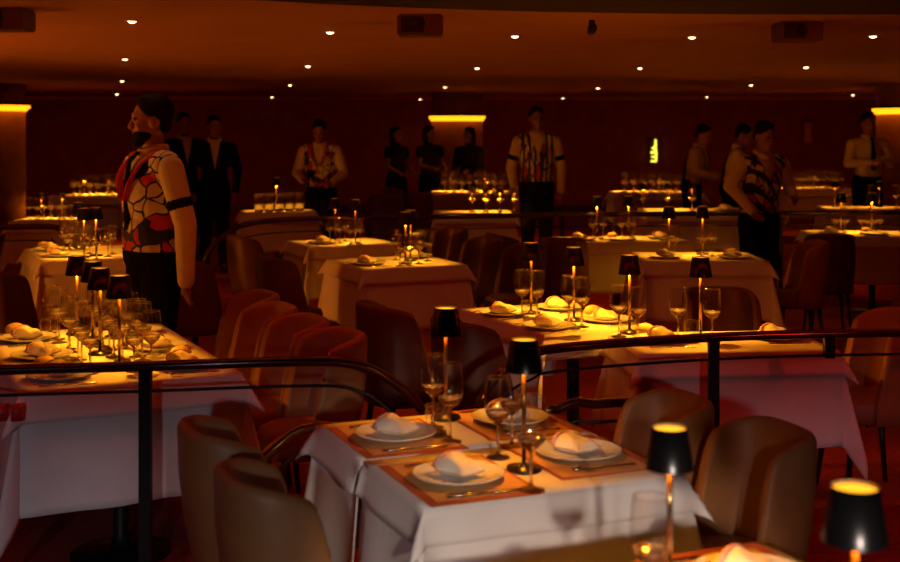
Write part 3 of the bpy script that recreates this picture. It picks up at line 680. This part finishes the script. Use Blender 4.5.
def person(x, y, z, face, h, label, le, lh, re, rh, lean=0., yaw=0., nod=0., vox=.013, top='vest', vest=None, long_hair=False, beard=False, tie=False, arm_band=False, braces=False, skirt=False, wide=1., stance=.09, bare=False):
    """face: rotation about Z, 0 looks towards -Y; arms: left elbow/hand, right elbow/hand (person's left is +X)"""
    s = h/1.75; root = tag(empty('person', (x, y, z), R(face)), label, 'person'); root.scale = (s,)*3
    ln = Matrix.Translation((0, 0, .95)) @ Matrix.Rotation(R(lean), 4, 'X') @ Matrix.Translation((0, 0, -.95))
    hd = ln @ Matrix.Translation((0, 0, 1.52)) @ Matrix.Rotation(R(yaw), 4, 'Z') @ Matrix.Rotation(R(nod), 4, 'X') @ Matrix.Translation((0, 0, -1.52))
    T = lambda p: ln @ Vector(p); w = wide
    def torso(k): return [xf(sphere((0, 0, 1.27), (.165*w+k, .112*w+k, .21+k), 18, 12), ln), xf(capsule((-.14*w, 0, 1.405), (.14*w, 0, 1.405), .06+k, .06+k), ln), xf(sphere((0, -.005, 1.08), (.142*w+k, .104*w+k, .17+k), 18, 12), ln), xf(sphere((0, .01, .97), (.162*w+k, .118*w+k, .12+k), 18, 12), ln)]
    SH = {1: T((.19*w, 0, 1.40)), -1: T((-.19*w, 0, 1.40))}; EL = {1: Vector(le), -1: Vector(re)}; HA = {1: Vector(lh), -1: Vector(rh)}
    def arm(sd, k, hand=True, up=0.):
        wr = HA[sd]; o_ = [capsule(SH[sd], EL[sd], .052+k, .042+k), capsule(EL[sd], wr, .041+k, .028+k)]; return o_
    def hand(sd):
        wr, el = HA[sd], EL[sd]; d = (wr-el).normalized(); side = d.cross(Vector((0, 1, 0))); side = side.normalized() if side.length > .1 else Vector((1, 0, 0))
        nrm = side.cross(d).normalized(); pc = wr+d*.055; out = [capsule(wr, pc, .024, .026)]
        for k, Lf in ((-1.5, .058), (-.5, .072), (.5, .068), (1.5, .052)):
            b0 = pc+side*k*.0165-d*.012; b1 = b0+d*(Lf*.55+.02)+nrm*.006*sd; b2 = b1+d*Lf*.4+nrm*.022*sd
            out += [capsule(b0, b1, .0098, .009, 8), capsule(b1, b2, .009, .0075, 8)]
        t0 = wr+d*.02-side*.02; t1 = t0+d*.03-side*.026+nrm*.012*sd; out += [capsule(t0, t1, .012, .010, 8), capsule(t1, t1+d*.03-side*.004+nrm*.01*sd, .010, .008, 8)]
        return out
    legs = []
    def leg(sd, k): return [capsule((sd*.085, .01, .93), (sd*stance, -.01, .49), .085+k, .055+k), capsule((sd*stance, -.01, .49), (sd*(stance+.01), .03, .10), .052+k, .036+k)]
    face_ = [sphere((0, .012, 1.652), (.074, .094, .100), 20, 14), sphere((0, -.022, 1.585), (.056, .066, .072)), sphere((0, -.068, 1.535), (.026, .022, .022)), capsule((0, -.080, 1.648), (0, -.104, 1.608), .009, .0125, 8), sphere((-.014, -.096, 1.602), .010, 8, 6), sphere((.014, -.096, 1.602), .010, 8, 6),
             capsule((-.036, -.076, 1.668), (-.010, -.084, 1.664), .010, .010, 8), capsule((.010, -.084, 1.664), (.036, -.076, 1.668), .010, .010, 8), sphere((0, -.084, 1.572), (.023, .012, .006), 10, 6), sphere((0, -.081, 1.560), (.020, .012, .0065), 10, 6),
             sphere((.040, -.060, 1.615), (.022, .02, .022), 10, 7), sphere((-.040, -.060, 1.615), (.022, .02, .022), 10, 7), sphere((.077, .012, 1.618), (.010, .02, .032), 8, 8), sphere((-.077, .012, 1.618), (.010, .02, .032), 8, 8)]
    body = torso(-.004)+[xf(p, hd) for p in face_]+[capsule(T((0, .012, 1.40)), hd @ Vector((0, .008, 1.57)), .056, .050)]
    for sd in (1, -1): body += arm(sd, 0)+hand(sd)+leg(sd, 0)+[capsule((sd*(stance+.01), .03, .08), (sd*(stance+.02), -.11, .035), .036, .028), ]
    link('body', remesh(body, vox, 3), M['skin'], root)
    for sd in (1, -1): obj('eye', xf(sphere((sd*.031, -.074, 1.645), (.013, .011, .009), 10, 8), hd), M['eye'], root)
    hairp = [xf(sphere((0, .026, 1.680), (.083, .094, .090), 20, 14), hd), xf(sphere((0, -.012, 1.742), (.056, .058, .020), 16, 8), hd)]
    if long_hair: hairp += [xf(sphere((0, .062, 1.60), (.088, .06, .16)), hd), xf(sphere((.066, .03, 1.55), (.03, .05, .14)), hd), xf(sphere((-.066, .03, 1.55), (.03, .05, .14)), hd)]
    else: hairp += [xf(sphere((0, .055, 1.62), (.07, .05, .06)), hd)]
    link('hair', remesh(hairp, .011, 3), M['hair'], root)
    if beard: link('beard', remesh([xf(sphere((0, -.034, 1.562), (.061, .062, .042)), hd), xf(sphere((0, -.066, 1.532), (.034, .034, .028)), hd)], .008, 3), M['hair'], root)
    k0 = .014
    sl = [] if bare else arm(1, k0)+arm(-1, k0)
    if bare: sl = [capsule(SH[sd], SH[sd].lerp(EL[sd], .4), .066, .06) for sd in (1, -1)]
    m_sh = M['dark'] if top == 'dark' else M['shirt']
    link('dress' if skirt else ('jacket' if top == 'suit' else 'shirt'), remesh(torso(.010)+sl+[capsule(T((0, .012, 1.43)), T((0, .006, 1.485)), .068, .062)]+([capsule((0, 0, .95), (0, 0, .45), .17, .2)] if skirt else []), vox, 4), M['dark'] if top == 'suit' else m_sh, root)
    if top != 'dark': obj('collar', xf(tube([(.068*math.cos(t), .008+.066*math.sin(t)-.004, 1.486-.022*max(0, -math.sin(t))) for t in [2*PI*i/24 for i in range(25)]], .013, 8, .032), ln), M['shirt'], root)
    if top == 'vest':
        vm = cut(remesh(torso(.024), vox, 4), lambda c: c.z > 1.0 and not ((ln.inverted() @ c).y < .03 and (ln.inverted() @ c).z > 1.26 and abs((ln.inverted() @ c).x) < (((ln.inverted() @ c).z-1.26)*.42)) and abs((ln.inverted() @ c).x) < .178*w+.01)
        vo = link('vest', vm, vest, root); q = vo.modifiers.new('thickness', 'SOLIDIFY'); q.thickness = .006
        if vest is M['vest_cells']:
            for sd in (1, -1):
                lp = [T((sd*a, b, c)) for a, b, c in ((.085, .055, 1.475), (.095, -.02, 1.468), (.088, -.100, 1.42), (.062, -.142, 1.34), (.022, -.146, 1.245))]
                obj('lapel', tube(smoothpath(lp, 5), .021, 8, .009), M['redcloth'], root)
    if top == 'suit':
        obj('shirt_front', xf(([(-.055, -.105, 1.47), (.055, -.105, 1.47), (0, -.138, 1.16), (-.055, -.09, 1.47), (.055, -.09, 1.47), (0, -.12, 1.16)], [(0, 2, 1), (3, 4, 5), (0, 3, 5, 2), (1, 2, 5, 4), (0, 1, 4, 3)]), ln), M['shirt'], root, False)
    if tie: obj('tie', xf(tube([(0, -.075, 1.475), (0, -.118, 1.44), (0, -.140, 1.30), (0, -.132, 1.10)], [.02, .018, .026, .03], 8, .008), ln), M['dark'], root)
    if braces:
        for sd in (1, -1): obj('brace_strap', xf(tube(smoothpath([(sd*.09, -.112, 1.02), (sd*.088, -.128, 1.2), (sd*.085, -.12, 1.36), (sd*.08, -.02, 1.475), (sd*.075, .075, 1.42), (sd*.05, .125, 1.25), (sd*.03, .12, 1.05)], 5), .014, 8, .006), ln), M['dark'], root)
    if arm_band:
        for sd in (1, -1):
            a = SH[sd].lerp(EL[sd], .62); d = (EL[sd]-SH[sd]).normalized(); obj('arm_band', capsule(a-d*.008, a+d*.008, .063, .062, 18), M['dark'], root)
    if not skirt:
        link('trousers', cut(remesh([sphere((0, .01, .98), (.178*w, .135*w, .14), 18, 12)]+leg(1, .020)+leg(-1, .020), vox, 4), lambda c: c.z < 1.075), M['dark'], root)
    for sd in (1, -1): obj('shoe', join(sphere((sd*(stance+.015), -.06, .045), (.045, .125, .045)), sphere((sd*(stance+.012), .035, .06), (.04, .05, .06))), M['shoe'], root)
    return root
person(-1.60, 6.72, 0, -52, 1.91, 'bearded waiter in a white and black abstract vest standing at the left', (.262, .05, 1.13), (.245, .06, .86), (-.25, .06, 1.13), (-.23, .08, .88), yaw=-24, nod=4, wide=1.08, vox=.0085, vest=M['vest_cells'], beard=True, arm_band=True, tie=True)
person(.93, 13.40, TIER, 4, 1.83, 'waiter in a striped vest standing upright left of the dark back wall', (.255, .02, 1.14), (.24, -.06, .90), (-.265, .02, 1.14), (-.235, -.09, .90), vest=M['vest_stripes'], arm_band=True, yaw=6)
person(2.66, 10.75, 0, 20, 1.80, 'curly haired waiter in a striped vest leaning beside a table', (.27, -.06, 1.17), (.16, -.26, 1.12), (-.30, -.02, 1.22), (-.22, -.24, 1.02), lean=5, yaw=8, nod=10, vox=.011, vest=M['vest_diag'])
person(-1.42, 13.75, TIER, -4, 1.70, 'waiter in a patterned vest bending his head behind the row of tumblers', (.27, -.04, 1.15), (.17, -.27, 1.06), (-.27, -.04, 1.15), (-.16, -.27, 1.08), lean=6, nod=16, vest=M['vest_cells'])
person(2.86, 14.75, TIER, 62, 1.66, 'left one of two waiters in white shirts and braces at the back', (.22, -.08, 1.16), (.12, -.32, 1.12), (-.22, -.1, 1.16), (-.14, -.34, 1.10), lean=10, nod=12, top='shirt', braces=True)
person(3.15, 14.02, TIER, 78, 1.66, 'right one of two waiters in white shirts and braces at the back', (.22, -.08, 1.16), (.12, -.30, 1.10), (-.24, -.04, 1.14), (-.20, -.26, 1.02), lean=10, nod=14, top='shirt', braces=True)
person(4.88, 14.6, TIER, 8, 1.78, 'waiter in a white shirt and black tie before the right column', (.26, -.04, 1.18), (.06, -.26, 1.27), (-.26, -.04, 1.18), (-.10, -.25, 1.20), top='shirt', tie=True, nod=4)
person(-2.62, 13.9, TIER, 14, 1.74, 'man in a dark suit and white shirt standing behind the foremost waiter', (.26, .0, 1.15), (.23, -.08, .92), (-.26, .0, 1.15), (-.23, -.08, .92), top='suit', yaw=10)
person(-3.02, 14.2, TIER, 30, 1.78, 'dark clothed man almost hidden by the foremost waiter', (.26, .0, 1.15), (.23, -.08, .92), (-.26, .0, 1.15), (-.23, -.08, .92), top='suit')
person(-.76, 17.75, TIER, 50, 1.63, 'leftmost of three women in black, standing left of the glowing column', (.23, -.02, 1.16), (.16, -.20, 1.06), (-.23, -.02, 1.16), (-.16, -.20, 1.06), top='dark', long_hair=True, skirt=True, bare=True)
person(-.29, 17.95, TIER, 40, 1.64, 'middle one of three women in black, long dark hair', (.23, -.02, 1.16), (.12, -.22, 1.12), (-.23, -.02, 1.16), (-.12, -.22, 1.12), top='dark', long_hair=True, skirt=True, yaw=20, bare=True)
person(.27, 18.0, TIER, -30, 1.62, 'rightmost of three women in black, in front of the glowing column', (.23, -.02, 1.16), (.14, -.22, 1.1), (-.23, -.02, 1.16), (-.14, -.22, 1.1), top='dark', long_hair=True, skirt=True, yaw=-15)

# ------------------------------------------------------------------ light of the room and added fill spots
def light(name, kind, loc, col, e, size=.1, target=None, spot=None, blend=.5):
    l = bpy.data.lights.new(name, kind); l.energy = e; l.color = col
    if kind == 'SPOT': l.spot_size = R(spot); l.spot_blend = blend; l.shadow_soft_size = size
    elif kind == 'AREA': l.size = size
    else: l.shadow_soft_size = size
    o = bpy.data.objects.new(name, l); C.objects.link(o); o.location = loc
    if target is not None: o.rotation_euler = (Vector(target)-Vector(loc)).to_track_quat('-Z', 'Y').to_euler()
    return o
for sx, cc, ee in ((-1.5, (.86, .84, 1.0), 74), (-.5, (.90, .84, .92), 74), (.6, (1.0, .70, .72), 70), (1.6, (1.0, .56, .62), 88)):
    light('stage_fill_spot', 'SPOT', (sx*.8, -.6, 1.6), cc, ee, .06, (sx*1.1, 2.4, .52), 27, .6)
light('stage_fill_spot', 'SPOT', (.7, -.6, 1.6), (1, .82, .66), 260, .06, (.28, 3.25, .42), 21, .5)  # extra spot added to whiten the front cloth of the nearer middle table
light('amber_ceiling_fill', 'SPOT', (-5.6, 6.6, .5), (1, .25, .020), 380, .25, (-2.4, 8.4, 2.31), 95, 1.)  # unseen amber spot added to brighten the ceiling on the left
light('red_carpet_light', 'SPOT', (2.6, 3.0, 1.9), (1, .03, .02), 26, .1, (1.9, 5.6, 0), 80, .8)
light('red_carpet_light', 'SPOT', (-.3, 5.4, 2.15), (1, .03, .02), 6, .1, (-.3, 6.2, 0), 120, .8)
for wx in (-7.5, -4.5, 4.2, 7.2): light('red_wall_fill', 'SPOT', (wx, 21.2, .4), (1, .10, .015), 13, .2, (wx, 24, 1.4), 140, 1.)  # unseen red washers added to lift the dark back wall
light('red_wall_fill', 'SPOT', (-.9, 20.8, .4), (1, .06, .02), 12, .2, (-.5, 24, 1.6), 110, .8)
light('red_wall_fill', 'SPOT', (1.4, 20.8, .4), (1, .06, .02), 9, .2, (1.3, 24, 1.6), 110, .8)
w = bpy.data.worlds.new('room'); SC.world = w; w.use_nodes = True
w.node_tree.nodes['Background'].inputs[0].default_value = (1, .14, .03, 1); w.node_tree.nodes['Background'].inputs[1].default_value = .010

# ------------------------------------------------------------------ remove prototypes, camera, render look
def kill(o):
    for ch in list(o.children): kill(ch)
    bpy.data.objects.remove(o)
for p in PROTOS: kill(p)
cam = bpy.data.cameras.new('camera'); co = bpy.data.objects.new('camera', cam); C.objects.link(co)
cam.lens = 50; cam.sensor_width = 36; co.location = (0, 0, EYE); co.rotation_euler = (R(90), 0, 0)
cam.shift_y = -(281-HORIZON)/900
cam.clip_start = .05; cam.clip_end = 80
cam.dof.use_dof = True; cam.dof.focus_distance = 6.0; cam.dof.aperture_fstop = 2.8
SC.camera = co
SC.view_settings.view_transform = 'Standard'; SC.view_settings.look = 'None'; SC.view_settings.exposure = 0.; SC.view_settings.gamma = 1
SC.view_settings.use_curve_mapping = False
cy = SC.cycles; cy.use_denoising = True; cy.max_bounces = 10; cy.transmission_bounces = 8; cy.transparent_max_bounces = 10; cy.diffuse_bounces = 3; cy.glossy_bounces = 3
cy.caustics_reflective = False; cy.caustics_refractive = False; cy.sample_clamp_indirect = 4.0; cy.blur_glossy = 0.
